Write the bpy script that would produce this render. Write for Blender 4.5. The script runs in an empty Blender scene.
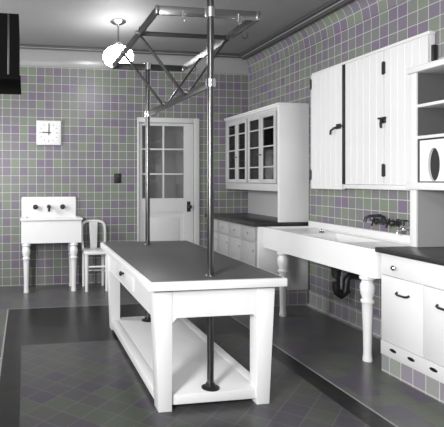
import bpy, bmesh, math, random
from mathutils import Vector, Matrix
random.seed(7)
PI = math.pi
scene = bpy.context.scene
COL = scene.collection

# ------------------------------------------------------------------ materials
def new_mat(name):
    m = bpy.data.materials.new(name); m.use_nodes = True
    nt = m.node_tree
    return m, nt, nt.nodes['Principled BSDF']

def plain(name, v, rough=.5, metal=0., var=.04, scale=6., spec=.5, tint=(1, 1, 1)):
    """grey surface with slight procedural unevenness"""
    m, nt, b = new_mat(name)
    tc = nt.nodes.new('ShaderNodeTexCoord')
    n = nt.nodes.new('ShaderNodeTexNoise'); n.inputs['Scale'].default_value = scale; n.inputs['Detail'].default_value = 4
    r = nt.nodes.new('ShaderNodeMapRange')
    r.inputs['To Min'].default_value = max(0, v * (1 - var)); r.inputs['To Max'].default_value = min(1, v * (1 + var))
    mx = nt.nodes.new('ShaderNodeCombineColor')
    nt.links.new(tc.outputs['Object'], n.inputs['Vector'])
    nt.links.new(n.outputs['Fac'], r.inputs['Value'])
    for i, k in enumerate(('Red', 'Green', 'Blue')):
        if tint[i] == 1:
            nt.links.new(r.outputs['Result'], mx.inputs[k])
        else:
            q = nt.nodes.new('ShaderNodeMath'); q.operation = 'MULTIPLY'; q.inputs[1].default_value = tint[i]
            nt.links.new(r.outputs['Result'], q.inputs[0]); nt.links.new(q.outputs[0], mx.inputs[k])
    nt.links.new(mx.outputs['Color'], b.inputs['Base Color'])
    b.inputs['Roughness'].default_value = rough
    b.inputs['Metallic'].default_value = metal
    b.inputs['Specular IOR Level'].default_value = spec
    return m

def tile_mat(name, axes, off=(0, 0), size=(.108, .108), c1=.15, c2=.2, grout=.42, rough=.38, mortar=.0035, rot=0., bump=.25, tint=1.):
    m, nt, b = new_mat(name)
    g = nt.nodes.new('ShaderNodeNewGeometry')
    s = nt.nodes.new('ShaderNodeSeparateXYZ'); nt.links.new(g.outputs['Position'], s.inputs[0])
    c = nt.nodes.new('ShaderNodeCombineXYZ')
    for k in (0, 1):
        a = nt.nodes.new('ShaderNodeMath'); a.operation = 'ADD'; a.inputs[1].default_value = 20 * size[k] - off[k]
        nt.links.new(s.outputs[axes[k]], a.inputs[0]); nt.links.new(a.outputs[0], c.inputs[k])
    mp = nt.nodes.new('ShaderNodeMapping'); mp.inputs['Rotation'].default_value = (0, 0, rot)
    nt.links.new(c.outputs[0], mp.inputs['Vector'])
    br = nt.nodes.new('ShaderNodeTexBrick')
    br.offset = 0; br.squash = 1
    br.inputs['Scale'].default_value = 1
    br.inputs['Brick Width'].default_value = size[0]; br.inputs['Row Height'].default_value = size[1]
    br.inputs['Mortar Size'].default_value = mortar; br.inputs['Mortar Smooth'].default_value = .3
    br.inputs['Color1'].default_value = (c1*(1+.1*tint), c1*(1-.14*tint), c1*(1+.28*tint), 1); br.inputs['Color2'].default_value = (c2*(1-.08*tint), c2*(1+.1*tint), c2*(1-.2*tint), 1)   # grey tiles tinted mauve and green to imitate halftone moire
    br.inputs['Mortar'].default_value = (grout, grout, grout, 1)
    nt.links.new(mp.outputs[0], br.inputs['Vector'])
    nt.links.new(br.outputs['Color'], b.inputs['Base Color'])
    bp = nt.nodes.new('ShaderNodeBump'); bp.inputs['Strength'].default_value = bump; bp.inputs['Distance'].default_value = .003; bp.invert = True
    nt.links.new(br.outputs['Fac'], bp.inputs['Height']); nt.links.new(bp.outputs[0], b.inputs['Normal'])
    b.inputs['Roughness'].default_value = rough
    return m

def glass(name, tintv=.9, rough=.02, alpha=.25):
    m, nt, b = new_mat(name)
    out = nt.nodes['Material Output']
    t = nt.nodes.new('ShaderNodeBsdfTransparent'); t.inputs[0].default_value = (tintv, tintv, tintv, 1)
    gl = nt.nodes.new('ShaderNodeBsdfGlossy'); gl.inputs['Roughness'].default_value = rough
    fr = nt.nodes.new('ShaderNodeFresnel'); fr.inputs['IOR'].default_value = 1.45
    mx = nt.nodes.new('ShaderNodeMixShader')
    nt.links.new(fr.outputs[0], mx.inputs[0]); nt.links.new(t.outputs[0], mx.inputs[1]); nt.links.new(gl.outputs[0], mx.inputs[2])
    nt.links.new(mx.outputs[0], out.inputs['Surface'])
    return m

M = {}
M['enamel'] = plain('white_enamel', .78, .22, var=.02)
M['paint'] = plain('white_paint', .74, .42, var=.02)
M['frame'] = plain('soft_white_paint', .5, .42, var=.03)
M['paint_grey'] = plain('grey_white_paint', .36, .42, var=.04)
M['inside'] = plain('cabinet_inside_paint', .11, .6)  # grey kept dark so the colour carries the shade inside the hutch
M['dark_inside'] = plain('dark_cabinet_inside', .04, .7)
M['lino'] = plain('dark_linoleum', .085, .42, var=.12, scale=14, spec=.35)
M['counter'] = plain('dark_countertop', .025, .35, var=.15, scale=10)
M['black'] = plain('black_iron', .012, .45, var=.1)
M['strap'] = plain('dark_steel_strap', .06, .38, metal=.7)
M['nickel'] = plain('nickel_plate', .42, .2, metal=1.)
M['bright_nickel'] = plain('polished_nickel', .8, .18, metal=1.)
M['pole'] = plain('tarnished_steel_pipe', .12, .25, metal=.9)
M['ceiling'] = plain('ceiling_plaster', .22, .7, var=.05, scale=2.5)
M['cove'] = plain('glazed_cove_tile', .3, .25, var=.05)
M['bead'] = plain('dark_moulding_paint', .07, .5)
M['bead_light'] = plain('pale_moulding_paint', .38, .5)
M['door_paint'] = plain('pale_door_paint', .56, .45, var=.03)
M['curtain'] = plain('dim_hall_wall', .4, .8)
M['ceramic'] = plain('white_china', .8, .15)
M['dial'] = plain('clock_dial', .72, .5)
M['hood'] = plain('blackened_sheet_metal', .004, .9, spec=.05)
M['glass'] = glass('window_glass')
M['soft_glass'] = glass('cabinet_glass', .8)
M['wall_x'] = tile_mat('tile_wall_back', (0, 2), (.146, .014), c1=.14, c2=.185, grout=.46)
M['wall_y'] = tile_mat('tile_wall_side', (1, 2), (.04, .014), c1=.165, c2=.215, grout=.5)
M['base_y'] = tile_mat('tile_base_side', (1, 2), (.0, .012), size=(.108, .13), c1=.27, c2=.32, grout=.6, tint=.45)
M['base_x'] = tile_mat('tile_base_front', (0, 2), (.0, .012), size=(.108, .13), c1=.27, c2=.32, grout=.6, tint=.45)

def floor_material():
    m, nt, b = new_mat('inlaid_tile_floor')
    L = nt.links.new
    g = nt.nodes.new('ShaderNodeNewGeometry')
    s = nt.nodes.new('ShaderNodeSeparateXYZ'); L(g.outputs['Position'], s.inputs[0])
    def math_(op, a, bb=None):
        n = nt.nodes.new('ShaderNodeMath'); n.operation = op
        for i, v in enumerate((a, bb)):
            if v is None: continue
            if isinstance(v, (int, float)): n.inputs[i].default_value = v
            else: L(v, n.inputs[i])
        return n.outputs[0]
    X, Y = s.outputs[0], s.outputs[1]
    def inside(x0, x1, y0, y1):
        a = math_('MULTIPLY', math_('GREATER_THAN', X, x0), math_('LESS_THAN', X, x1))
        c = math_('MULTIPLY', math_('GREATER_THAN', Y, y0), math_('LESS_THAN', Y, y1))
        return math_('MULTIPLY', a, c)
    def brick(size, rot, c1, c2, gr, mortar):
        mp = nt.nodes.new('ShaderNodeMapping'); mp.inputs['Rotation'].default_value = (0, 0, rot); mp.inputs['Location'].default_value = (9, 9, 0)
        L(g.outputs['Position'], mp.inputs['Vector'])
        br = nt.nodes.new('ShaderNodeTexBrick'); br.offset = 0; br.inputs['Scale'].default_value = 1
        br.inputs['Brick Width'].default_value = size; br.inputs['Row Height'].default_value = size
        br.inputs['Mortar Size'].default_value = mortar; br.inputs['Mortar Smooth'].default_value = .2
        for k, v in (('Color1', c1), ('Color2', c2), ('Mortar', gr)): br.inputs[k].default_value = (v, v, v, 1)
        br.inputs['Color1'].default_value = (c1*1.06, c1*.88, c1*1.2, 1); br.inputs['Color2'].default_value = (c2*.94, c2*1.08, c2*.84, 1)  # moire-like mauve and green tints added to the grey floor tiles too
        L(mp.outputs[0], br.inputs['Vector'])
        return br.outputs['Color']
    def mix(f, a, bb):
        n = nt.nodes.new('ShaderNodeMix'); n.data_type = 'RGBA'
        L(f, n.inputs[0])
        for i, v in ((6, a), (7, bb)):
            if isinstance(v, float): n.inputs[i].default_value = (v, v, v, 1)
            else: L(v, n.inputs[i])
        return n.outputs[2]
    outer = brick(.15, 0, .085, .108, .075, .003)
    line = .26
    band = brick(.15, 0, .012, .017, .028, .002)
    field = brick(.15, PI / 4, .05, .064, .11, .0025)
    c = mix(inside(-.185, 2.045, -5, 5.4), outer, line)
    c = mix(inside(-.17, 2.03, -5, 5.385), c, band)
    c = mix(inside(-.03, 1.89, -5, 4.2), c, field)
    L(c, b.inputs['Base Color'])
    b.inputs['Roughness'].default_value = .3
    b.inputs['Specular IOR Level'].default_value = .28
    return m
M['floor'] = floor_material()

def emit(name, v, strength):
    m, nt, b = new_mat(name)
    b.inputs['Base Color'].default_value = (.8, .8, .8, 1)
    b.inputs['Emission Color'].default_value = (v, v, v, 1)
    b.inputs['Emission Strength'].default_value = strength
    return m
M['globe'] = emit('lit_opal_glass', 1, 20.0)

# ------------------------------------------------------------------ mesh helpers
class MB:
    def __init__(self): self.bm = bmesh.new()
    def box(self, x0, x1, y0, y1, z0, z1, bev=0., seg=2):
        m = Matrix.Translation(((x0+x1)/2, (y0+y1)/2, (z0+z1)/2)) @ Matrix.Diagonal((abs(x1-x0), abs(y1-y0), abs(z1-z0), 1))
        r = bmesh.ops.create_cube(self.bm, size=1, matrix=m)
        if bev > 0:
            es = list({e for v in r['verts'] for e in v.link_edges})
            bmesh.ops.bevel(self.bm, geom=es, offset=bev, segments=seg, affect='EDGES', profile=.5)
        return self
    def hexa(self, bot, top, bev=0.):
        vs = [self.bm.verts.new(p) for p in bot + top]
        fs = [(3, 2, 1, 0), (4, 5, 6, 7)] + [(i, (i+1) % 4, 4 + (i+1) % 4, 4 + i) for i in range(4)]
        for f in fs: self.bm.faces.new([vs[i] for i in f])
        if bev > 0:
            es = list({e for v in vs for e in v.link_edges})
            bmesh.ops.bevel(self.bm, geom=es, offset=bev, segments=2, affect='EDGES', profile=.5)
        return self
    def lathe(self, prof, origin, axis=(0, 0, 1), n=24):
        """prof: list of (radius, height along axis)"""
        o = Vector(origin); a = Vector(axis).normalized()
        u = a.orthogonal().normalized(); w = a.cross(u)
        rings = []
        for r, h in prof:
            if r < 1e-5: rings.append([self.bm.verts.new(o + a*h)])
            else: rings.append([self.bm.verts.new(o + a*h + (u*math.cos(2*PI*i/n) + w*math.sin(2*PI*i/n))*r) for i in range(n)])
        for A, B in zip(rings[:-1], rings[1:]):
            for i in range(n):
                j = (i+1) % n
                if len(A) == 1 and len(B) == 1: continue
                if len(A) == 1: self.bm.faces.new((A[0], B[j], B[i]))
                elif len(B) == 1: self.bm.faces.new((A[i], A[j], B[0]))
                else: self.bm.faces.new((A[i], A[j], B[j], B[i]))
        for R, flip in ((rings[0], True), (rings[-1], False)):
            if len(R) > 1: self.bm.faces.new(R[::-1] if flip else R)
        return self
    def tube(self, pts, r, n=12, closed=False):
        pts = [Vector(p) for p in pts]
        rings = []
        N = len(pts); prev = None
        for k, p in enumerate(pts):
            if closed: t = pts[(k+1) % N] - pts[k-1]
            else: t = pts[min(k+1, N-1)] - pts[max(k-1, 0)]
            t.normalize()
            if prev is None: u = t.orthogonal().normalized()
            else: u = (prev - t*prev.dot(t)).normalized()
            prev = u; w = t.cross(u)
            rr = r[k] if isinstance(r, (list, tuple)) else r
            rings.append([self.bm.verts.new(p + (u*math.cos(2*PI*i/n) + w*math.sin(2*PI*i/n))*rr) for i in range(n)])
        for k in range(N if closed else N-1):
            A, B = rings[k], rings[(k+1) % N]
            for i in range(n): self.bm.faces.new((A[i], A[(i+1) % n], B[(i+1) % n], B[i]))
        if not closed:
            self.bm.faces.new(rings[0][::-1]); self.bm.faces.new(rings[-1])
        return self
    def bar(self, p0, p1, w, h, up=(0, 0, 1), bev=.001):
        """rectangular strap from p0 to p1, w across, h along 'up'"""
        p0, p1 = Vector(p0), Vector(p1); t = (p1-p0).normalized(); up = Vector(up)
        s = t.cross(up).normalized(); u = s.cross(t)
        q = lambda p: [tuple(p + s*a*w/2 + u*b*h/2) for a, b in ((-1, -1), (1, -1), (1, 1), (-1, 1))]
        return self.hexa(q(p0), q(p1), bev)
    def prism(self, poly, axis, a, b, bev=0.):
        """poly: 2-D outline; axis 0/1/2 is the extrusion direction from a to b"""
        def P(p, t):
            return {0: (t, p[0], p[1]), 1: (p[0], t, p[1]), 2: (p[0], p[1], t)}[axis]
        A = [self.bm.verts.new(P(p, a)) for p in poly]; B = [self.bm.verts.new(P(p, b)) for p in poly]
        n = len(poly)
        self.bm.faces.new(A[::-1]); self.bm.faces.new(B)
        for i in range(n): self.bm.faces.new((A[i], A[(i+1) % n], B[(i+1) % n], B[i]))
        if bev > 0:
            es = list({e for v in A + B for e in v.link_edges if len(e.link_faces) == 2 and e.calc_face_angle(0) > .6})
            bmesh.ops.bevel(self.bm, geom=es, offset=bev, segments=2, affect='EDGES', profile=.5)
        return self

def build(mb, name, mat, parent=None, smooth=True, loc=None):
    bm = mb.bm
    bmesh.ops.recalc_face_normals(bm, faces=bm.faces)
    base = Vector((0, 0, 0))
    q = parent
    while q is not None: base += q.location; q = q.parent
    if parent is None and loc is not None: base = Vector(loc)
    bmesh.ops.translate(bm, verts=bm.verts, vec=-base)
    me = bpy.data.meshes.new(name); bm.to_mesh(me); bm.free()
    o = bpy.data.objects.new(name, me); COL.objects.link(o)
    me.materials.append(M[mat] if isinstance(mat, str) else mat)
    if parent: o.parent = parent
    elif loc is not None: o.location = base
    if smooth:
        me.polygons.foreach_set('use_smooth', [True] * len(me.polygons))
        me.set_sharp_from_angle(angle=math.radians(35))
    return o

def thing(name, label, cat, loc, group=None):
    o = bpy.data.objects.new(name, None); COL.objects.link(o); o.location = loc
    o.empty_display_size = .1
    o['label'] = label; o['category'] = cat
    if group: o['group'] = group
    return o
def tag(o, label, cat, group=None):
    o['label'] = label; o['category'] = cat
    if group: o['group'] = group
    return o
def struct(o): o['kind'] = 'structure'; return o

# ------------------------------------------------------------------ room shell
XL, XR, YN, YB, ZC = -1.45, 3.07, -1.7, 6.53, 3.06
struct(build(MB().box(XL-.1, XR+.1, YN-.1, YB+.1, -.1, 0), 'floor', 'floor', smooth=False))
struct(build(MB().box(XL-.1, XR+.1, YN-.1, YB+.1, ZC, ZC+.1), 'ceiling', 'ceiling', smooth=False))
DX0, DX1, DZ = 1.5, 2.27, 2.14         # doorway in the back wall
wb = MB().box(XL-.1, DX0, YB, YB+.1, 0, ZC).box(DX1, XR+.1, YB, YB+.1, 0, ZC).box(DX0, DX1, YB, YB+.1, DZ, ZC)
struct(build(wb, 'wall_back', 'wall_x', smooth=False))
struct(build(MB().box(XR, XR+.1, YN, YB, 0, ZC), 'wall_right', 'wall_y', smooth=False))
struct(build(MB().box(XL-.1, XR+.1, YN-.1, YN, 0, ZC), 'wall_near', 'wall_x', smooth=False))
WY0, WY1, WZ0, WZ1 = -.35, .95, 1.0, 2.45     # unseen window added in the left wall to hold the camera-side main light
VY0, VY1 = 4.3, 5.5                           # second unseen window added further along, to brighten the far end
wl = (MB().box(XL-.1, XL, YN, WY0, 0, ZC).box(XL-.1, XL, WY1, VY0, 0, ZC).box(XL-.1, XL, VY1, YB, 0, ZC)
      .box(XL-.1, XL, WY0, WY1, 0, WZ0).box(XL-.1, XL, WY0, WY1, WZ1, ZC)
      .box(XL-.1, XL, VY0, VY1, 0, WZ0).box(XL-.1, XL, VY0, VY1, WZ1, ZC))
struct(build(wl, 'wall_left', 'wall_y', smooth=False))
for wn, (a, b_) in enumerate(((WY0, WY1), (VY0, VY1))):
    win = struct(build(MB().box(XL-.09, XL-.05, a, a+.05, WZ0, WZ1).box(XL-.09, XL-.05, b_-.05, b_, WZ0, WZ1)
                 .box(XL-.09, XL-.05, a+.05, b_-.05, WZ0, WZ0+.05).box(XL-.09, XL-.05, a+.05, b_-.05, WZ1-.05, WZ1), 'window_%d' % (wn+1), 'paint'))  # frames of the two added, unseen windows that hold the left lights
    build(MB().box(XL-.072, XL-.068, a+.05, b_-.05, WZ0+.05, WZ1-.05), 'window_pane', 'glass', win)

# cove cornice: quarter-round glazed tile with two beads on the ceiling above it
def cove_profile(w0, sgn, z0=2.83, z1=3.03, d=.12):
    pts = [(w0, z0)]
    for k in range(0, 9):
        a = PI/2 * k/8
        pts.append((w0 + sgn*(.008 + (d-.008)*(1-math.cos(a))), z0 + (z1-z0)*math.sin(a)))
    pts += [(w0 + sgn*d, ZC), (w0, ZC)]
    return pts
c = MB().prism(cove_profile(YB, -1), 0, XL, XR)
tr = struct(build(c, 'trim_1', 'cove'))
build(MB().box(XL, XR-.13, YB-.15, YB-.12, 3.02, ZC, .006), 'moulding', 'bead', tr)
build(MB().box(XL, XR-.15, YB-.165, YB-.15, 3.032, ZC, .004), 'bead', 'bead_light', tr)
build(MB().box(XL, XR-.165, YB-.20, YB-.165, 3.035, ZC, .006), 'moulding', 'bead', tr)
c = MB().prism(cove_profile(XR, -1), 1, YN, YB)
tr2 = struct(build(c, 'trim_2', 'wall_y'))
build(MB().box(XR-.16, XR-.12, YN, YB-.12, 3.0, ZC, .006), 'moulding', 'bead', tr2)
build(MB().box(XR-.18, XR-.16, YN, YB-.15, 3.025, ZC, .004), 'bead', 'bead_light', tr2)
build(MB().box(XR-.23, XR-.18, YN, YB-.165, 3.03, ZC, .006), 'moulding', 'bead', tr2)

# tile base along the right wall under the sink, with a coved foot
bp = [(XR-.02, .17), (XR-.02, .04), (XR-.026, .02), (XR-.04, .008), (XR-.07, 0), (XR, 0), (XR, .17)]
struct(build(MB().prism(bp, 1, 3.22, 5.03), 'baseboard_right', 'base_y'))

# ------------------------------------------------------------------ door in the back wall
dy0, dy1 = YB+.015, YB+.055
LX0, LX1, LZ1 = 1.502, 2.268, 2.135
GX0, GX1, GZ0, GZ1 = 1.55, 2.135, 1.115, 2.095
dm = (MB().box(LX0, GX0, dy0, dy1, .01, LZ1).box(GX1, LX1, dy0, dy1, .01, LZ1)
      .box(GX0, GX1, dy0, dy1, GZ1, LZ1).box(GX0, GX1, dy0, dy1, .93, GZ0).box(GX0, GX1, dy0, dy1, .01, .26)
      .box(GX0, GX1, dy0+.012, dy1-.012, .26, .93)
      .box(GX0+.06, GX1-.06, dy0+.006, dy0+.02, .34, .85, .006))
door = struct(build(dm, 'door_1', 'door_paint'))
build(MB().box(1.838, 1.86, dy0+.004, dy1-.004, GZ0, GZ1, .003), 'muntin', 'door_paint', door)
for z in (1.443, 1.779):
    build(MB().box(GX0, GX1, dy0+.005, dy1-.005, z-.011, z+.011, .003), 'muntin', 'door_paint', door)
build(MB().box(GX0, GX1, dy0+.018, dy0+.022, GZ0, GZ1), 'glass_pane', 'glass', door)
fr = MB().box(1.476, 1.502, YB-.02, YB+.0, 0, DZ+.06, .004).box(2.268, 2.343, YB-.02, YB+.0, 0, DZ+.06, .004).box(1.502, 2.268, YB-.02, YB, DZ-.005, DZ+.06, .004)
build(fr, 'door_frame', 'door_paint', door)
build(MB().box(2.175, 2.225, dy0-.006, dy0, .93, 1.07, .003), 'lock_plate', 'black', door)
build(MB().lathe([(.012, 0), (.012, .025), (.024, .032), (.03, .045), (.026, .06), (.012, .068), (0, .07)], (2.2, dy0-.006, 1.0), (0, -1, 0), 16), 'door_knob', 'black', door)
# the hall seen through the glass
hb = MB().box(.9, 3.0, 7.55, 7.6, 0, 2.6)
struct(build(hb, 'wall_hall', 'curtain', smooth=False))

# ------------------------------------------------------------------ work table
T = thing('work_table', 'long white work table with dark top and low shelf in mid floor', 'table', (1.125, 3.72, 0))
tx0, tx1, ty0, ty1, tz = .70, 1.56, 2.79, 4.66, .78
build(MB().box(tx0, tx1, ty0, ty1, .728, tz-.002, .004), 'tabletop', 'paint', T)
build(MB().box(tx0+.022, tx1-.022, ty0+.022, ty1-.022, tz-.004, tz+.002, .001), 'top_covering', 'lino', T)
ax0, ax1, ay0, ay1 = .745, 1.505, 2.84, 4.60
ap = (MB().box(ax0+.012, ax0+.037, ay0+.1, ay1-.1, .545, .712).box(ax1-.037, ax1-.012, ay0+.1, ay1-.1, .545, .712)
      .box(ax0+.1, ax1-.1, ay0+.004, ay0+.03, .555, .712).box(ax0+.1, ax1-.1, ay1-.03, ay1-.004, .555, .712)
      .box(ax0+.05, ax1-.05, ay0+.05, ay1-.05, .700, .729))
build(ap, 'apron', 'paint', T)
dr = build(MB().box(ax0+.004, ax0+.013, 3.45, 4.1, .575, .7, .003), 'drawer', 'paint', T)
build(MB().lathe([(.008, 0), (.008, .012), (.017, .018), (.02, .028), (.012, .036), (0, .038)], (ax0+.004, 3.775, .65), (-1, 0, 0), 14), 'knob', 'black', dr)
def leg(sx, sy):
    W = .112; tp = .03
    xo = ax0 if sx < 0 else ax1; yo = ay0 if sy < 0 else ay1
    xi, yi = xo - sx*W, yo - sy*W
    def q(xo, yo, z):
        xs = sorted((xo, xi)); ys = sorted((yo, yi))
        return [(xs[0], ys[0], z), (xs[1], ys[0], z), (xs[1], ys[1], z), (xs[0], ys[1], z)]
    return MB().hexa(q(xo - sx*tp, yo - sy*.012, 0), q(xo, yo, .712), .003)
for sx in (-1, 1):
    for sy in (-1, 1): build(leg(sx, sy), 'leg', 'paint', T)
sh = MB().box(ax0+.1, ax1-.1, ay0+.03, ay1-.03, .03, .09, .004).box(ax0+.03, ax0+.1, ay0+.112, ay1-.112, .03, .09, .004).box(ax1-.1, ax1-.03, ay0+.112, ay1-.112, .03, .09, .004)
build(sh, 'shelf', 'paint', T)
for sx in (-1, 1):
    xi = ax1-.112 if sx > 0 else ax0+.112
    poly = [(xi+sx*.001, .556), (xi+sx*.001, .525), (xi-sx*.03, .556)]
    build(MB().prism(poly, 1, ay0+.006, ay0+.028), 'corner_brace', 'paint', T)

# ------------------------------------------------------------------ pot rack on two pipes
P = thing('pot_rack', 'overhead steel strap pot rack carried on two upright pipes through the work table', 'pot rack', (1.1, 2.93, .09))
PX = 1.11; PY1, PY2 = 2.93, 4.42; RZ = 2.4; LZ = 1.965
rx0, rx1, ry0, ry1 = .79, 1.445, 2.94, 4.46
build(MB().tube([(PX+.015, PY1, .092), (PX+.015, PY1, ZC)], .021, 20), 'pole', 'pole', P)
build(MB().tube([(PX-.012, PY2, .092), (PX-.012, PY2, RZ+.03)], .021, 20), 'pole', 'pole', P)
for y, px in ((PY1, PX+.015), (PY2, PX-.012)):
    build(MB().lathe([(.055, 0), (.055, .006), (.03, .014), (.028, .03), (.0215, .03)], (px, y, .09), n=24), 'floor_flange', 'black', P)
    build(MB().lathe([(.0215, 0), (.034, 0), (.03, .008), (.022, .01)], (px, y, tz+.002), n=24), 'table_flange', 'pole', P)
    build(MB().lathe([(.0215, -.025), (.031, -.025), (.031, .025), (.0215, .025)], (px, y, LZ), n=20), 'collar', 'bright_nickel', P)
    build(MB().lathe([(.0215, -.03), (.031, -.03), (.031, .03), (.0215, .03)], (px, y, RZ), n=20), 'collar', 'bright_nickel', P)
build(MB().lathe([(.0215, -.02), (.028, -.02), (.028, .02), (.0215, .02)], (PX+.015, PY1, 2.5), n=20), 'collar', 'bright_nickel', P)
build(MB().lathe([(.05, 0), (.05, -.006), (.03, -.014), (.0215, -.016)], (PX+.015, PY1, ZC), n=24), 'ceiling_flange', 'nickel', P)
sw, shh = .012, .056
for x in (rx0, rx1):
    build(MB().bar((x, ry0, RZ), (x, ry1, RZ), sw, shh), 'side_rail', 'strap', P)
for y in (ry0, 3.43, ry1):
    build(MB().bar((rx0+.005, y, RZ), (rx1-.005, y, RZ), sw, shh if y != 3.43 else .03), 'cross_rail', 'nickel' if y == ry0 else 'strap', P)
build(MB().bar((PX+.015, PY1, LZ), (PX-.012, PY2, LZ), sw, .05), 'lower_rail', 'strap', P)
for yu, yl in ((3.43, 3.37), (3.98, 3.90)):
    for x in (rx0, rx1):
        s = 1 if x > PX else -1
        build(MB().bar((x - s*.006, yu, RZ-.015), (PX + s*.008, yl, LZ), .014, .03, up=(0, 1, 0)), 'brace', 'strap', P)
        build(MB().lathe([(.0, -.02), (.016, -.018), (.018, 0), (.016, .018), (0, .02)], (x + s*.012, yu, RZ), (s, 0, 0), 12), 'bolt', 'bright_nickel', P)
    build(MB().lathe([(.0, -.02), (.018, -.018), (.018, .018), (0, .02)], (PX, yl, LZ+.02), (1, 0, 0), 12), 'bolt', 'bright_nickel', P)
for y in (ry0, ry1):
    for x in (rx0, rx1): build(MB().box(x-.012, x+.012, y-.012, y+.012, RZ-.028, RZ+.028, .003), 'corner_bracket', 'nickel', P)
def hook(x, y, z, dx, dy):
    pts = [(x, y, z)]
    for k in range(9):
        a = PI*k/8
        pts.append((x + dx*.022*(1-math.cos(a)), y + dy*.022*(1-math.cos(a)), z - .05 - .022*math.sin(a)))
    pts.append((pts[-1][0], pts[-1][1], z-.03))
    return MB().tube(pts, .0035, 8)
for x, y, dx, dy in ((.95, ry0, 0, -1), (1.31, ry0, 0, -1), (rx0, 3.2, -1, 0), (rx0, 3.72, -1, 0), (rx0, 4.25, -1, 0), (rx1, 3.2, 1, 0), (rx1, 3.72, 1, 0), (rx1, 4.25, 1, 0)):
    build(hook(x + dx*.006, y + dy*.006, RZ+.005, dx, dy), 'hook', 'bright_nickel' if dy else 'strap', P)

# ------------------------------------------------------------------ ceiling lamp
LX, LY = .98, 5.24
L = thing('ceiling_lamp', 'lit white globe ceiling lamp on a short stem beyond the pot rack', 'lamp', (LX, LY, ZC))
build(MB().lathe([(0, 0), (.085, 0), (.085, -.012), (.06, -.03), (.02, -.04), (.012, -.05), (0, -.05)], (LX, LY, ZC)), 'canopy', 'nickel', L)
build(MB().tube([(LX, LY, ZC-.045), (LX, LY, 2.80)], .010, 12), 'stem', 'nickel', L)
build(MB().lathe([(.0, 2.83), (.03, 2.83), (.055, 2.80), (.055, 2.79), (0, 2.79)], (LX, LY, 0)), 'fitter', 'bright_nickel', L)
build(MB().lathe([(0, 2.562), (.05, 2.567), (.10, 2.585), (.14, 2.615), (.16, 2.655), (.163, 2.69), (.15, 2.73), (.115, 2.765), (.075, 2.785), (.056, 2.792), (0, 2.792)], (LX, LY, 0), n=32), 'globe', 'globe', L)

# ------------------------------------------------------------------ wall clock
CX, CZ = .301, 1.972
K = thing('wall_clock', 'square white wall clock with dark hands high on the tiled back wall', 'clock', (CX, YB, CZ))
build(MB().box(CX-.158, CX+.158, YB-.045, YB, CZ-.158, CZ+.158, .01), 'case', 'paint', K)
build(MB().lathe([(.135, 0), (.135, .004), (0, .004)], (CX, YB-.045, CZ), (0, -1, 0), 40), 'dial', 'dial', K)
for k in range(12):
    a = k*PI/6; r0, r1 = (.105 if k % 3 else .095), .12
    build(MB().bar((CX+r0*math.sin(a), YB-.0498, CZ+r0*math.cos(a)), (CX+r1*math.sin(a), YB-.0498, CZ+r1*math.cos(a)), .006, .0012, up=(0, 1, 0), bev=0), 'hour_mark', 'black', K)
build(MB().bar((CX+.03, YB-.053, CZ), (CX-.085, YB-.053, CZ+.004), .012, .002, up=(0, 1, 0), bev=0), 'hour_hand', 'black', K)
build(MB().bar((CX, YB-.056, CZ-.03), (CX+.004, YB-.056, CZ+.11), .009, .002, up=(0, 1, 0), bev=0), 'minute_hand', 'black', K)

# ------------------------------------------------------------------ light switch
SX, SZ = 1.213, 1.385
S = thing('light_switch', 'small dark light switch on the tiled wall left of the door', 'switch', (SX, YB, SZ))
build(MB().box(SX-.05, SX+.05, YB-.008, YB, SZ-.065, SZ+.065, .004), 'plate', 'black', S)
for dz in (-.03, .03):
    build(MB().lathe([(.016, 0), (.016, .012), (.012, .018), (0, .018)], (SX, YB-.008, SZ+dz), (0, -1, 0), 14), 'button', 'nickel' if dz > 0 else 'black', S)

# ------------------------------------------------------------------ turned legs shared by the two enamel sinks
def turned(x, y, z0, z1, r):
    h = z1-z0
    pr = [(0, 0), (.62, 0), (.66, .02), (.60, .05), (.56, .07), (.55, .12), (.60, .35), (.70, .58), (.74, .66), (.92, .68), (.92, .70), (.74, .715),
          (.72, .73), (.92, .78), (1.0, .84), (.96, .88), (.76, .915), (.76, .93), (1.05, .945), (1.08, .97), (1.0, .985), (1.0, 1.0), (0, 1.0)]
    return MB().lathe([(a*r, b*h) for a, b in pr], (x, y, z0), n=24)

# ------------------------------------------------------------------ small enamel sink against the back wall
B = thing('laundry_sink', 'small white enamel sink with high back and turned legs under the clock', 'sink', (.315, 6.3, 0))
bx0, bx1, by0 = -.045, .68, 6.08
bs = MB().box(bx0+.0, bx1-.02, YB-.05, YB-.004, .86, 1.147, .02, 3)
build(bs, 'backsplash', 'enamel', B)
bb = MB()
bb.box(bx0, bx0+.05, by0+.01, YB-.05, .60, .875).box(bx1-.05, bx1, by0+.01, YB-.05, .60, .875)
bb.box(bx0+.05, bx1-.05, by0+.01, by0+.06, .60, .875).box(bx0+.05, bx1-.05, YB-.10, YB-.05, .60, .875).box(bx0+.05, bx1-.05, by0+.06, YB-.10, .60, .64)
build(bb, 'basin', 'enamel', B)
rm = MB().box(bx0-.012, bx1+.018, by0-.012, by0+.065, .872, .9, .011, 3).box(bx0-.012, bx0+.06, by0+.065, YB-.05, .872, .9, .008).box(bx1-.05, bx1+.018, by0+.065, YB-.05, .872, .9, .008)
build(rm, 'rim', 'enamel', B)
for x in (.015, .59):
    for y in (by0+.06, YB-.1): build(turned(x, y, 0, .60, .05), 'leg', 'enamel', B)
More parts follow.
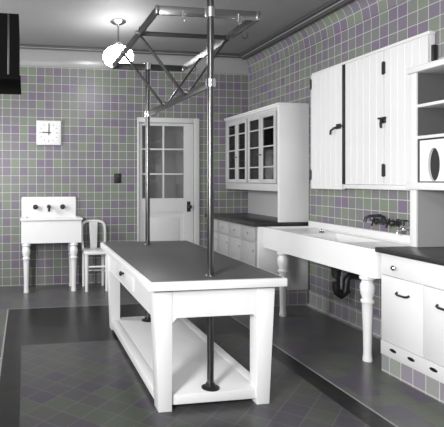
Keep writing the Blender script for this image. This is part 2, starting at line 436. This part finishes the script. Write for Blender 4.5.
for k, x in enumerate((.13, .30, .475)):
    tp = build(MB().lathe([(.026, 0), (.026, .008), (.013, .012), (.013, .05), (0, .05)], (x, YB-.05, 1.02), (0, -1, 0), 16), 'tap', 'black', B)
    if k != 1:
        build(MB().lathe([(0, .04), (.03, .042), (.034, .055), (.03, .07), (0, .072)], (x, YB-.05, 1.02), (0, -1, 0), 12), 'handle', 'black', tp)
    else:
        build(MB().tube([(x, YB-.08, 1.02), (x, YB-.13, 1.03), (x, YB-.17, 1.01), (x, YB-.18, .965)], [.02, .018, .016, .016], 12), 'spout', 'black', tp)

# ------------------------------------------------------------------ white chair beside it
C = thing('kitchen_chair', 'white bentwood chair with a centre splat between the small sink and the work table', 'chair', (.86, 6.22, 0))
cx0, cx1, cy0, cy1 = .718, 1.018, 6.04, 6.40
build(MB().box(cx0-.005, cx1+.005, cy0-.01, cy1, .45, .49, .012, 3), 'seat', 'paint', C)
for x in (cx0+.025, cx1-.025):
    build(MB().tube([(x, cy0+.03, 0), (x, cy0+.025, .45)], [.019, .024], 14), 'leg', 'paint', C)
    build(MB().tube([(x, cy1-.01, 0), (x, cy1-.03, .45)], [.019, .024], 14), 'leg', 'paint', C)
    build(MB().tube([(x, cy0+.03, .22), (x, cy1-.02, .22)], .010, 10), 'stretcher', 'paint', C)
build(MB().tube([(cx0+.03, cy0+.03, .30), (cx1-.03, cy0+.03, .30)], .012, 10), 'stretcher', 'paint', C)
build(MB().tube([(cx0+.03, cy1-.02, .20), (cx1-.03, cy1-.02, .20)], .010, 10), 'stretcher', 'paint', C)
cxm = (cx0+cx1)/2; hw = .15
pts = [(cxm-hw+.015, cy1-.03, .48), (cxm-hw, cy1-.02, .60), (cxm-hw, cy1-.01, .72)]
for k in range(1, 12):
    a = PI - PI*k/12
    pts.append((cxm + hw*math.copysign(abs(math.cos(a))**.6, math.cos(a)), cy1 + .0, .73 + .105*math.sin(a)**.7))
pts += [(cxm+hw, cy1-.01, .72), (cxm+hw, cy1-.02, .60), (cxm+hw-.015, cy1-.03, .48)]
build(MB().tube(pts, .018, 12), 'back_bow', 'paint', C)
build(MB().hexa([(cxm-.042, cy1-.04, .485), (cxm+.042, cy1-.04, .485), (cxm+.042, cy1-.026, .485), (cxm-.042, cy1-.026, .485)],
                [(cxm-.056, cy1-.01, .83), (cxm+.056, cy1-.01, .83), (cxm+.056, cy1+.005, .83), (cxm-.056, cy1+.005, .83)], .003), 'splat', 'paint', C)

# ------------------------------------------------------------------ glazed wall cabinet in the far right corner
G = thing('glazed_cabinet', 'white wall cabinet with four glazed doors in the far right corner', 'cabinet', (2.89, 5.78, .905))
gx, g0, g1 = 2.725, 5.03, 6.525
gz0, gz1 = 1.25, 2.185
build(MB().box(gx-.012, XR-.004, g0, g0+.035, .905, gz1, .004), 'end_panel', 'paint', G)
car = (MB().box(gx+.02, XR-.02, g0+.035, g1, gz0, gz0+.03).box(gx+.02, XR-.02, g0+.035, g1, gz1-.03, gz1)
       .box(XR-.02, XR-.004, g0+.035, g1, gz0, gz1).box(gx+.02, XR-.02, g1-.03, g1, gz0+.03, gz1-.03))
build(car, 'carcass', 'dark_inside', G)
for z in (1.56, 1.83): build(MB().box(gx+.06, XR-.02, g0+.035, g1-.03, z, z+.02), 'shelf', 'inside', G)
ff = (MB().box(gx, gx+.02, g0+.035, g1, gz0-.01, gz0+.075, .003).box(gx, gx+.02, g0+.035, g1, gz1-.055, gz1, .003)
      .box(gx, gx+.02, 6.44, g1, gz0+.075, gz1-.055).box(gx, gx+.02, g0+.035, 5.10, gz0+.075, gz1-.055))
build(ff, 'face_frame', 'frame', G)
build(MB().box(gx-.028, XR-.004, g0-.008, g1, gz1, gz1+.02, .006).box(gx-.014, XR-.004, g0-.003, g1, gz1-.018, gz1, .004), 'cornice', 'paint', G)
edges = [(6.44, 6.13), (6.125, 5.83), (5.80, 5.455), (5.45, 5.10)]
for ya, yb in edges:
    a, b_ = yb+.003, ya-.003
    z0, z1 = gz0+.078, gz1-.058
    st = .042
    d = (MB().box(gx-.018, gx, a, a+st, z0, z1, .003).box(gx-.018, gx, b_-st, b_, z0, z1, .003)
         .box(gx-.018, gx, a+st, b_-st, z0, z0+.045, .003).box(gx-.018, gx, a+st, b_-st, z1-.045, z1, .003))
    do = build(d, 'door', 'frame', G)
    H_ = z1-z0-.09
    for f in (.2, .53, .82): build(MB().box(gx-.016, gx-.004, a+st, b_-st, z0+.045+H_*f-.007, z0+.045+H_*f+.007), 'muntin', 'frame', do)
    build(MB().box(gx-.009, gx-.006, a+st, b_-st, z0+.045, z1-.045), 'glass_pane', 'soft_glass', do)
    build(MB().lathe([(.005, 0), (.005, .01), (.011, .016), (.008, .024), (0, .025)], (gx-.018, (a+.02) if edges.index((ya, yb)) % 2 == 0 else (b_-.02), z0+.33), (-1, 0, 0), 10), 'knob', 'nickel', do)
build(MB().box(XR-.016, XR-.004, g0+.035, g1, .905, gz0, .001), 'back_panel', 'frame', G)
# crockery behind the glass
def jug(x, y, z, s, label):
    o = build(MB().lathe([(0, 0), (.04*s, 0), (.055*s, .04*s), (.05*s, .09*s), (.032*s, .13*s), (.036*s, .15*s), (.03*s, .15*s), (.026*s, .13*s), (0, .1*s)], (x, y, z), n=18), 'jug', 'ceramic', loc=(x, y, z))
    return tag(o, label, 'jug')
jug(2.86, 5.93, 1.85, 1.3, 'pale jug on the upper shelf behind the second glazed door from the door wall')
def bowl(x, y, z, s, label):
    o = build(MB().lathe([(0, 0), (.04*s, 0), (.042*s, .012*s), (.085*s, .07*s), (.08*s, .072*s), (.04*s, .02*s), (0, .018*s)], (x, y, z), n=20), 'bowl', 'ceramic', loc=(x, y, z))
    return tag(o, label, 'bowl')
bowl(2.86, 5.28, 1.85, 1.1, 'pale bowl on the upper shelf behind the nearest glazed door')

# countertop and base cabinet below it
cb = thing('base_cabinet', 'pale base cabinet with white end panel and tiled foot under the far counter', 'cabinet', (2.78, 5.78, 0))
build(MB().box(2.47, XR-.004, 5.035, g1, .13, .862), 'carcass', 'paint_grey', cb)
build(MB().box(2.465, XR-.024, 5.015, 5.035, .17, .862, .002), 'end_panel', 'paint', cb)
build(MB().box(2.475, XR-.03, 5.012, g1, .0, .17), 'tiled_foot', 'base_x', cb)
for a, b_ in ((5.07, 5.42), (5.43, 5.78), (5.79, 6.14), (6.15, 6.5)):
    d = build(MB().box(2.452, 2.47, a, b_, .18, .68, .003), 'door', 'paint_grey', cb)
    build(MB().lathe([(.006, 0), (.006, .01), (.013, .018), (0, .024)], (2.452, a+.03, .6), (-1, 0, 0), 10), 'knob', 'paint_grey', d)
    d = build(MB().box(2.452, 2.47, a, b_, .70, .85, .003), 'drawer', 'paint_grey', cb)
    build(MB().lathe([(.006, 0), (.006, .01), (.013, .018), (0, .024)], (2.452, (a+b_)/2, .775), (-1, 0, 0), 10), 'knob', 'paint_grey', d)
ct = build(MB().box(2.42, XR-.004, 5.02, g1, .863, .904, .004), 'countertop', 'counter', loc=(2.75, 5.78, .863))
tag(ct, 'dark countertop on the far base cabinet below the glazed doors', 'countertop')

# ------------------------------------------------------------------ big wall sink
K2 = thing('kitchen_sink', 'long white enamel sink with deep apron on turned legs along the right wall', 'sink', (2.78, 4.1, 0))
kx0, k0, k1 = 2.48, 3.235, 4.975
top = .868
sk = MB()
# rim and drainboards with one bowl cut in, real thickness
b0, b1, bxa, bxb = 3.75, 4.4, 2.56, 2.97
sk.box(kx0+.02, XR-.006, k0+.02, b0, .80, top-.016).box(kx0+.02, XR-.006, b1, k1-.02, .80, top-.016)
sk.box(kx0+.02, bxa, b0, b1, .80, top-.016).box(bxb, XR-.006, b0, b1, .80, top-.016)
build(sk, 'drainboard', 'enamel', K2)
ap = MB()
def rounded(x0, x1, y0, y1, r):
    pts = [(x1, y0)]
    pts += [(x1, y1)]
    for k in range(0, 7):
        a = PI/2 + PI/2*k/6
        pts.append((x0+r + r*math.cos(a), y1-r + r*math.sin(a)))
    for k in range(0, 7):
        a = PI + PI/2*k/6
        pts.append((x0+r + r*math.cos(a), y0+r + r*math.sin(a)))
    return pts
outer = rounded(kx0, XR-.006, k0, k1, .05); inner = rounded(kx0+.028, XR-.034, k0+.028, k1-.028, .03)
def ring(mb, O, I, z0, z1):
    bm = mb.bm; n = len(O)
    v = [[bm.verts.new((p[0], p[1], z)) for p in Q] for Q, z in ((O, z0), (O, z1), (I, z1), (I, z0))]
    for i in range(n):
        j = (i+1) % n
        for A, B_ in ((0, 1), (1, 2), (2, 3), (3, 0)):
            bm.faces.new((v[A][i], v[A][j], v[B_][j], v[B_][i]))
    es = [e for e in bm.edges if len(e.link_faces) == 2 and e.calc_face_angle(0) > 1.0]
    bmesh.ops.bevel(bm, geom=es, offset=.006, segments=2, affect='EDGES')
    return mb
build(ring(MB(), outer, inner, .655, top), 'apron', 'enamel', K2)
bw = MB()
bw.box(bxa, bxa+.012, b0, b1, .66, top-.018).box(bxb-.012, bxb, b0, b1, .66, top-.018).box(bxa+.012, bxb-.012, b0, b0+.012, .66, top-.018).box(bxa+.012, bxb-.012, b1-.012, b1, .66, top-.018).box(bxa, bxb, b0, b1, .645, .66)
build(bw, 'bowl', 'enamel', K2)
build(MB().box(XR-.05, XR-.004, k0, k1, top-.01, .925, .012, 3), 'wall_ledge', 'enamel', K2)
for y in (3.40, 4.66): build(turned(2.555, y, 0, .657, .055), 'leg', 'enamel', K2)
tz_ = 4.12; txx = 2.78
trap = MB().tube([(txx, tz_, .65), (txx, tz_, .40), (txx+.01, tz_, .345), (txx+.05, tz_, .315), (txx+.09, tz_, .345), (txx+.1, tz_, .40), (txx+.105, tz_, .46), (txx+.13, tz_, .49), (XR-.02, tz_, .49)], .032, 14)
build(trap, 'drain_trap', 'black', K2)
build(MB().lathe([(.0, .645), (.06, .645), (.06, .62), (.045, .6), (.04, .5), (0, .5)], (txx, tz_, 0), n=20), 'drain_body', 'black', K2)
build(MB().tube([(txx+.05, tz_+.10, .65), (txx+.05, tz_+.10, .36), (txx+.06, tz_+.10, .33), (txx+.2, tz_+.10, .33)], .02, 10), 'overflow_pipe', 'black', K2)
build(MB().lathe([(0, 0), (.02, 0), (.024, .01), (.02, .02), (0, .022)], (txx-.03, tz_-.03, .47), (-1, 0, 0), 10), 'drain_plug', 'bright_nickel', K2)
# things on the sink and on the wall above it
sx_, sy_ = 2.82, 4.28
st = build(MB().lathe([(0, 0), (.022, 0), (.026, .005), (.022, .014), (.008, .018), (.007, .03), (.010, .034), (0, .037)], (2.86, 4.47, top-.0155), n=18), 'sink_stopper', 'nickel', loc=(2.86, 4.47, top-.016))
tag(st, 'small metal stopper resting on the drainboard of the long sink', 'stopper')

def cross_handle(y, z, x):
    m = MB().lathe([(.011, 0), (.011, .02), (0, .02)], (x, y, z), (-1, 0, 0), 12)
    m.bar((x-.014, y-.042, z-.02), (x-.014, y+.042, z+.02), .012, .012, bev=.003)
    m.bar((x-.014, y-.02, z+.042), (x-.014, y+.02, z-.042), .012, .012, up=(1, 0, 0), bev=.003)
    return m
F = thing('mixing_faucet', 'dark wall faucet with two cross handles and a swing spout over the long sink', 'faucet', (XR, 3.79, 1.01))
build(MB().tube([(XR-.065, 3.70, 1.01), (XR-.065, 3.88, 1.01)], .02, 14), 'body', 'strap', F)
for y in (3.70, 3.88):
    v = build(MB().lathe([(.035, 0), (.035, .006), (.018, .012), (.018, .04), (.026, .05), (.026, .08), (.014, .09), (0, .09)], (XR, y, 1.01), (-1, 0, 0), 16), 'valve', 'strap', F)
    build(cross_handle(y, 1.01, XR-.088), 'handle', 'black', v)
build(MB().tube([(XR-.065, 3.79, 1.02), (XR-.07, 3.79, 1.05), (XR-.10, 3.795, 1.065), (XR-.18, 3.82, 1.06), (XR-.21, 3.83, 1.045), (XR-.218, 3.832, 1.01)], [.016, .015, .014, .013, .013, .014], 12), 'spout', 'strap', F)
F2 = thing('wall_tap', 'bright single wall tap on the tiles between dark faucet and hutch', 'tap', (XR, 3.55, .985))
build(MB().lathe([(.03, 0), (.03, .006), (.016, .012), (.016, .06), (.022, .065), (.022, .1), (0, .1)], (XR, 3.55, .985), (-1, 0, 0), 16), 'body', 'bright_nickel', F2)
build(MB().tube([(XR-.08, 3.55, .98), (XR-.12, 3.55, .975), (XR-.135, 3.55, .955), (XR-.135, 3.55, .935)], .013, 12), 'spout', 'bright_nickel', F2)
build(MB().lathe([(.008, 0), (.008, .035), (.03, .04), (.03, .05), (0, .055)], (XR-.08, 3.55, .998), (0, 0, 1), 14), 'handle', 'black', F2)

# ------------------------------------------------------------------ tall boarded cupboard on the right wall
U = thing('wall_cupboard', 'white shallow wall cupboard with boarded leaf doors above the long sink', 'cupboard', (XR, 4.1, 1.28))
ux = 3.012
u0, u1, uz0, uz1 = 3.325, 4.90, 1.285, 2.485
build(MB().box(ux+.022, XR-.003, u0, u1-.02, uz0+.03, uz1-.01), 'carcass', 'paint', U)
build(MB().box(ux-.012, XR-.003, u0-.02, 4.335, uz0, uz0+.04, .006), 'sill', 'paint', U)
build(MB().box(ux-.004, XR-.003, u0-.01, u1-.01, uz1-.012, uz1+.014, .005), 'top_rail', 'paint', U)
def boarded(y0, y1, z0, z1, n, x0, x1):
    m = MB(); w = (y1-y0)/n
    for k in range(n): m.box(x0, x1, y0+k*w+.0003, y0+(k+1)*w-.0003, z0, z1, .0022, 1)
    m.box(x0+.004, x1, y0+.002, y1-.002, z0+.002, z1-.002)
    return m
dl = build(boarded(4.355, 4.875, uz0-.01, uz1-.012, 6, ux-.018, ux+.02), 'door', 'paint', U)
dmid = build(boarded(3.805, 4.318, uz0+.042, uz1-.014, 6, ux-.004, ux+.02), 'door', 'paint', U)
drt = build(boarded(3.33, 3.795, uz0+.042, uz1-.014, 6, ux-.004, ux+.02), 'door', 'paint', U)
build(MB().box(ux-.014, ux+.02, 4.320, 4.353, uz0+.042, uz1-.014, .004), 'bolt_bar', 'black', U)
def hinge(y, z, x): return MB().box(x-.006, x, y-.022, y+.022, z-.05, z+.05, .002).lathe([(0, -.055), (.009, -.055), (.009, .055), (0, .055)], (x-.006, y, z), n=10)
for z in (2.38, 1.42): build(hinge(4.878, z, ux-.012), 'hinge', 'black', dl)
for z in (2.32, 1.45): build(hinge(3.80, z, ux-.003), 'hinge', 'black', dmid)
build(MB().box(ux+.02, XR-.002, 3.298, 3.324, 2.27, 2.39, .003), 'bracket', 'black', U)  # black box standing in for the shadow beside the cupboard
lt = MB().box(ux-.028, ux-.018, 4.36, 4.43, 1.86, 1.91, .003).bar((ux-.034, 4.335, 1.885), (ux-.034, 4.47, 1.87), .012, .022, bev=.003).tube([(ux-.034, 4.46, 1.87), (ux-.06, 4.465, 1.85), (ux-.064, 4.465, 1.81)], .01, 10)
build(lt, 'latch', 'black', dl)
lt = MB().box(ux-.014, ux-.004, 3.77, 3.84, 1.85, 1.9, .003).bar((ux-.02, 3.76, 1.895), (ux-.02, 3.85, 1.895), .012, .016, bev=.003).tube([(ux-.02, 3.805, 1.89), (ux-.03, 3.805, 1.85), (ux-.026, 3.805, 1.81)], .010, 10)
build(lt, 'latch', 'black', dmid)

# ------------------------------------------------------------------ hutch at the right edge: base, counter, upper unit
hx, h1, h0 = 2.52, 3.212, 1.75
HB = thing('bin_cabinet', 'white base cabinet with drawers, pull handles and tiled foot at the right edge', 'cabinet', (2.8, 2.5, 0))
build(MB().box(hx+.018, XR-.004, h0, h1, .125, .85), 'carcass', 'paint', HB)
build(MB().box(hx+.004, XR-.03, h0, h1-.002, 0, .125), 'tiled_foot', 'base_y', HB)
build(MB().box(hx-.002, hx+.018, h0, h1, .125, .225, .002), 'vent_rail', 'paint', HB)
def pull(y, z): 
    return MB().tube([(hx, y-.055, z+.008), (hx-.014, y-.05, z), (hx-.02, y-.03, z-.004), (hx-.02, y+.03, z-.004), (hx-.014, y+.05, z), (hx, y+.055, z+.008)], .0075, 10)
ys = [(2.825, 3.208), (2.46, 2.822), (2.09, 2.457), (1.753, 2.087)]
for k, (a, b_) in enumerate(ys):
    d = build(MB().box(hx, hx+.018, a+.001, b_-.001, .228, .692, .001), 'bin_front', 'paint', HB)
    yc = (2.998 if k == 0 else 2.655 if k == 1 else (a+b_)/2)
    build(pull(yc, .588), 'handle', 'black', d)
for k, (a, b_) in enumerate([(2.46, 3.208), (1.753, 2.457)]):
    d = build(MB().box(hx, hx+.018, a+.001, b_-.001, .698, .849, .002), 'drawer', 'paint', HB)
    build(MB().lathe([(.007, 0), (.007, .01), (.016, .016), (.018, .024), (.010, .032), (0, .033)], (hx, 3.068 if k == 0 else 2.1, .762), (-1, 0, 0), 14), 'knob', 'nickel', d)
for y in (3.09, 2.925, 2.74, 2.55, 2.36, 2.17):
    m = MB().lathe([(.0, -.001), (.02, -.001), (.02, .0015), (0, .0015)], (0, 0, 0), (1, 0, 0), 18)
    bmesh.ops.scale(m.bm, verts=m.bm.verts, vec=(1, 1.6, .6))
    bmesh.ops.translate(m.bm, verts=m.bm.verts, vec=(hx-.002, y, .182))
    build(m, 'vent', 'black', HB)
hc = build(MB().box(hx-.035, XR-.004, h0, h1+.02, .851, .886, .006), 'countertop', 'counter', loc=(2.78, 2.5, .851))
tag(hc, 'dark countertop on the base cabinet at the right edge', 'countertop')
HU = thing('shelf_hutch', 'white open shelf hutch with an oval window standing on the right countertop', 'hutch', (2.9, 2.5, .887))
ox = 2.755
top_ = 2.135
build(MB().box(ox, XR-.004, h1-.06, h1, .887, top_, .003), 'side_panel', 'paint', HU)
build(MB().box(ox+.012, XR-.03, h1-.064, h1-.06, 1.352, top_), 'side_lining', 'inside', HU)  # thin dark skin: shade on the inner face put into its colour
build(MB().box(ox+.010, XR-.03, h1-.063, h1-.06, .888, 1.30), 'side_lining', 'paint_grey', HU)  # grey skin tones down the lit inner face, shade put into colour
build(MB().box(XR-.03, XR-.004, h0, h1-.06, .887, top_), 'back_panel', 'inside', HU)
build(MB().box(ox-.03, XR-.004, h0, h1+.01, 1.30, 1.352, .005), 'ledge', 'paint', HU)
build(MB().box(ox-.02, XR-.004, h0, h1+.012, top_, top_+.045, .008), 'cornice', 'paint', HU)
for z in (1.66, 1.885): build(MB().box(ox+.004, XR-.03, h0, h1-.06, z, z+.022, .002), 'shelf', 'paint', HU)
pd = MB()
# flour-bin front with an oval hole
def plate_with_oval(mb, x0, x1, y0, y1, z0, z1, cy, cz, ry, rz, n=40):
    bm = mb.bm
    def corner(a):
        c, s_ = math.cos(a), math.sin(a)
        ts = []
        if c > 1e-6: ts.append((y1-cy)/c)
        if c < -1e-6: ts.append((y0-cy)/c)
        if s_ > 1e-6: ts.append((z1-cz)/s_)
        if s_ < -1e-6: ts.append((z0-cz)/s_)
        t = min(ts); return (cy+c*t, cz+s_*t)
    angs = [2*PI*i/n for i in range(n)] + [math.atan2(zz-cz, yy-cy) % (2*PI) for yy in (y0, y1) for zz in (z0, z1)]
    angs = sorted(set(round(a, 6) for a in angs))
    rows = []
    for a in angs:
        oy, oz = corner(a); iy, iz = cy+ry*math.cos(a), cz+rz*math.sin(a)
        rows.append([bm.verts.new(p) for p in ((x0, oy, oz), (x0, iy, iz), (x1, iy, iz), (x1, oy, oz))])
    for i in range(len(rows)):
        A, B_ = rows[i], rows[(i+1) % len(rows)]
        for k in range(4): bm.faces.new((A[k], A[(k+1) % 4], B_[(k+1) % 4], B_[k]))
    return mb
fb = build(plate_with_oval(MB(), ox+.012, ox+.03, 2.70, 3.132, 1.36, 1.648, 3.008, 1.476, .05, .115), 'flour_bin_front', 'paint', HU)
build(MB().box(ox+.031, ox+.036, 2.705, 3.15, 1.353, 1.659), 'oval_window', 'black', fb)
build(MB().box(ox+.037, XR-.032, 2.70, 3.13, 1.354, 1.656), 'flour_bin', 'paint', HU)
build(MB().lathe([(0, 0), (.045, 0), (.06, .012), (.06, .06), (.045, .085), (.03, .085), (.03, .09), (0, .09)], (2.84, 2.855, 1.185), n=20).box(2.81, 2.87, 2.83, 2.88, 1.27, 1.301), 'flour_sifter', 'enamel', HU)

# ------------------------------------------------------------------ dark hood at the upper left
HD = thing('range_hood', 'dark sheet metal range hood jutting in at the upper left', 'range hood', (-.74, 3.2, 1.95))
build(MB().box(XL, -.035, 2.95, 3.45, 1.975, 2.335, .004), 'body', 'hood', HD)
build(MB().box(-.10, -.088, 2.944, 2.952, 1.98, 2.33, .001), 'trim_strip', 'black', HD)
build(MB().box(XL, -.025, 2.94, 3.46, 1.95, 1.977, .003), 'bottom_lip', 'hood', HD)

# ------------------------------------------------------------------ lights
def area(name, loc, target, sx, sy, power):
    l = bpy.data.lights.new(name, 'AREA'); l.shape = 'RECTANGLE'; l.size = sx; l.size_y = sy; l.energy = power
    o = bpy.data.objects.new(name, l); COL.objects.link(o); o.location = loc
    o.rotation_euler = (Vector(target)-Vector(loc)).to_track_quat('-Z', 'Y').to_euler()
    return o
# main light, a flood from beside the camera, placed at the added window
area('window_daylight', (XL+.02, .3, 1.75), (XL+1.02, .8, 1.65), 0.8, 0.9, 160)
area('window_daylight', (XL+.02, 4.9, 1.75), (XL+1.02, 5.1, 1.65), 1.0, 1.2, 40)  # added light at the second window to brighten the far end
# added fill light over the near end of the room, no globe built
pl = bpy.data.lights.new('near_ceiling_lamp', 'POINT'); pl.energy = 45; pl.shadow_soft_size = .16
po = bpy.data.objects.new('near_ceiling_lamp', pl); COL.objects.link(po); po.location = (.4, .5, 2.62)
w = bpy.data.worlds.new('World'); scene.world = w; w.use_nodes = True
w.node_tree.nodes['Background'].inputs[0].default_value = (.6, .6, .6, 1)
w.node_tree.nodes['Background'].inputs[1].default_value = .4

# ------------------------------------------------------------------ camera
cam = bpy.data.cameras.new('camera'); co = bpy.data.objects.new('camera', cam); COL.objects.link(co)
co.location = (0, 0, 1.376)
th = math.atan(86/500)
co.rotation_euler = (PI/2, 0, -th)
cam.sensor_fit = 'HORIZONTAL'; cam.sensor_width = 36; cam.lens = 36*500/444
cam.shift_x = (222-111)/444; cam.shift_y = (179-213.5)/444
cam.clip_start = .05
scene.camera = co
scene.view_settings.view_transform = 'Standard'; scene.view_settings.look = 'None'
scene.view_settings.exposure = 0.78; scene.view_settings.gamma = 1
scene.view_settings.use_curve_mapping = False
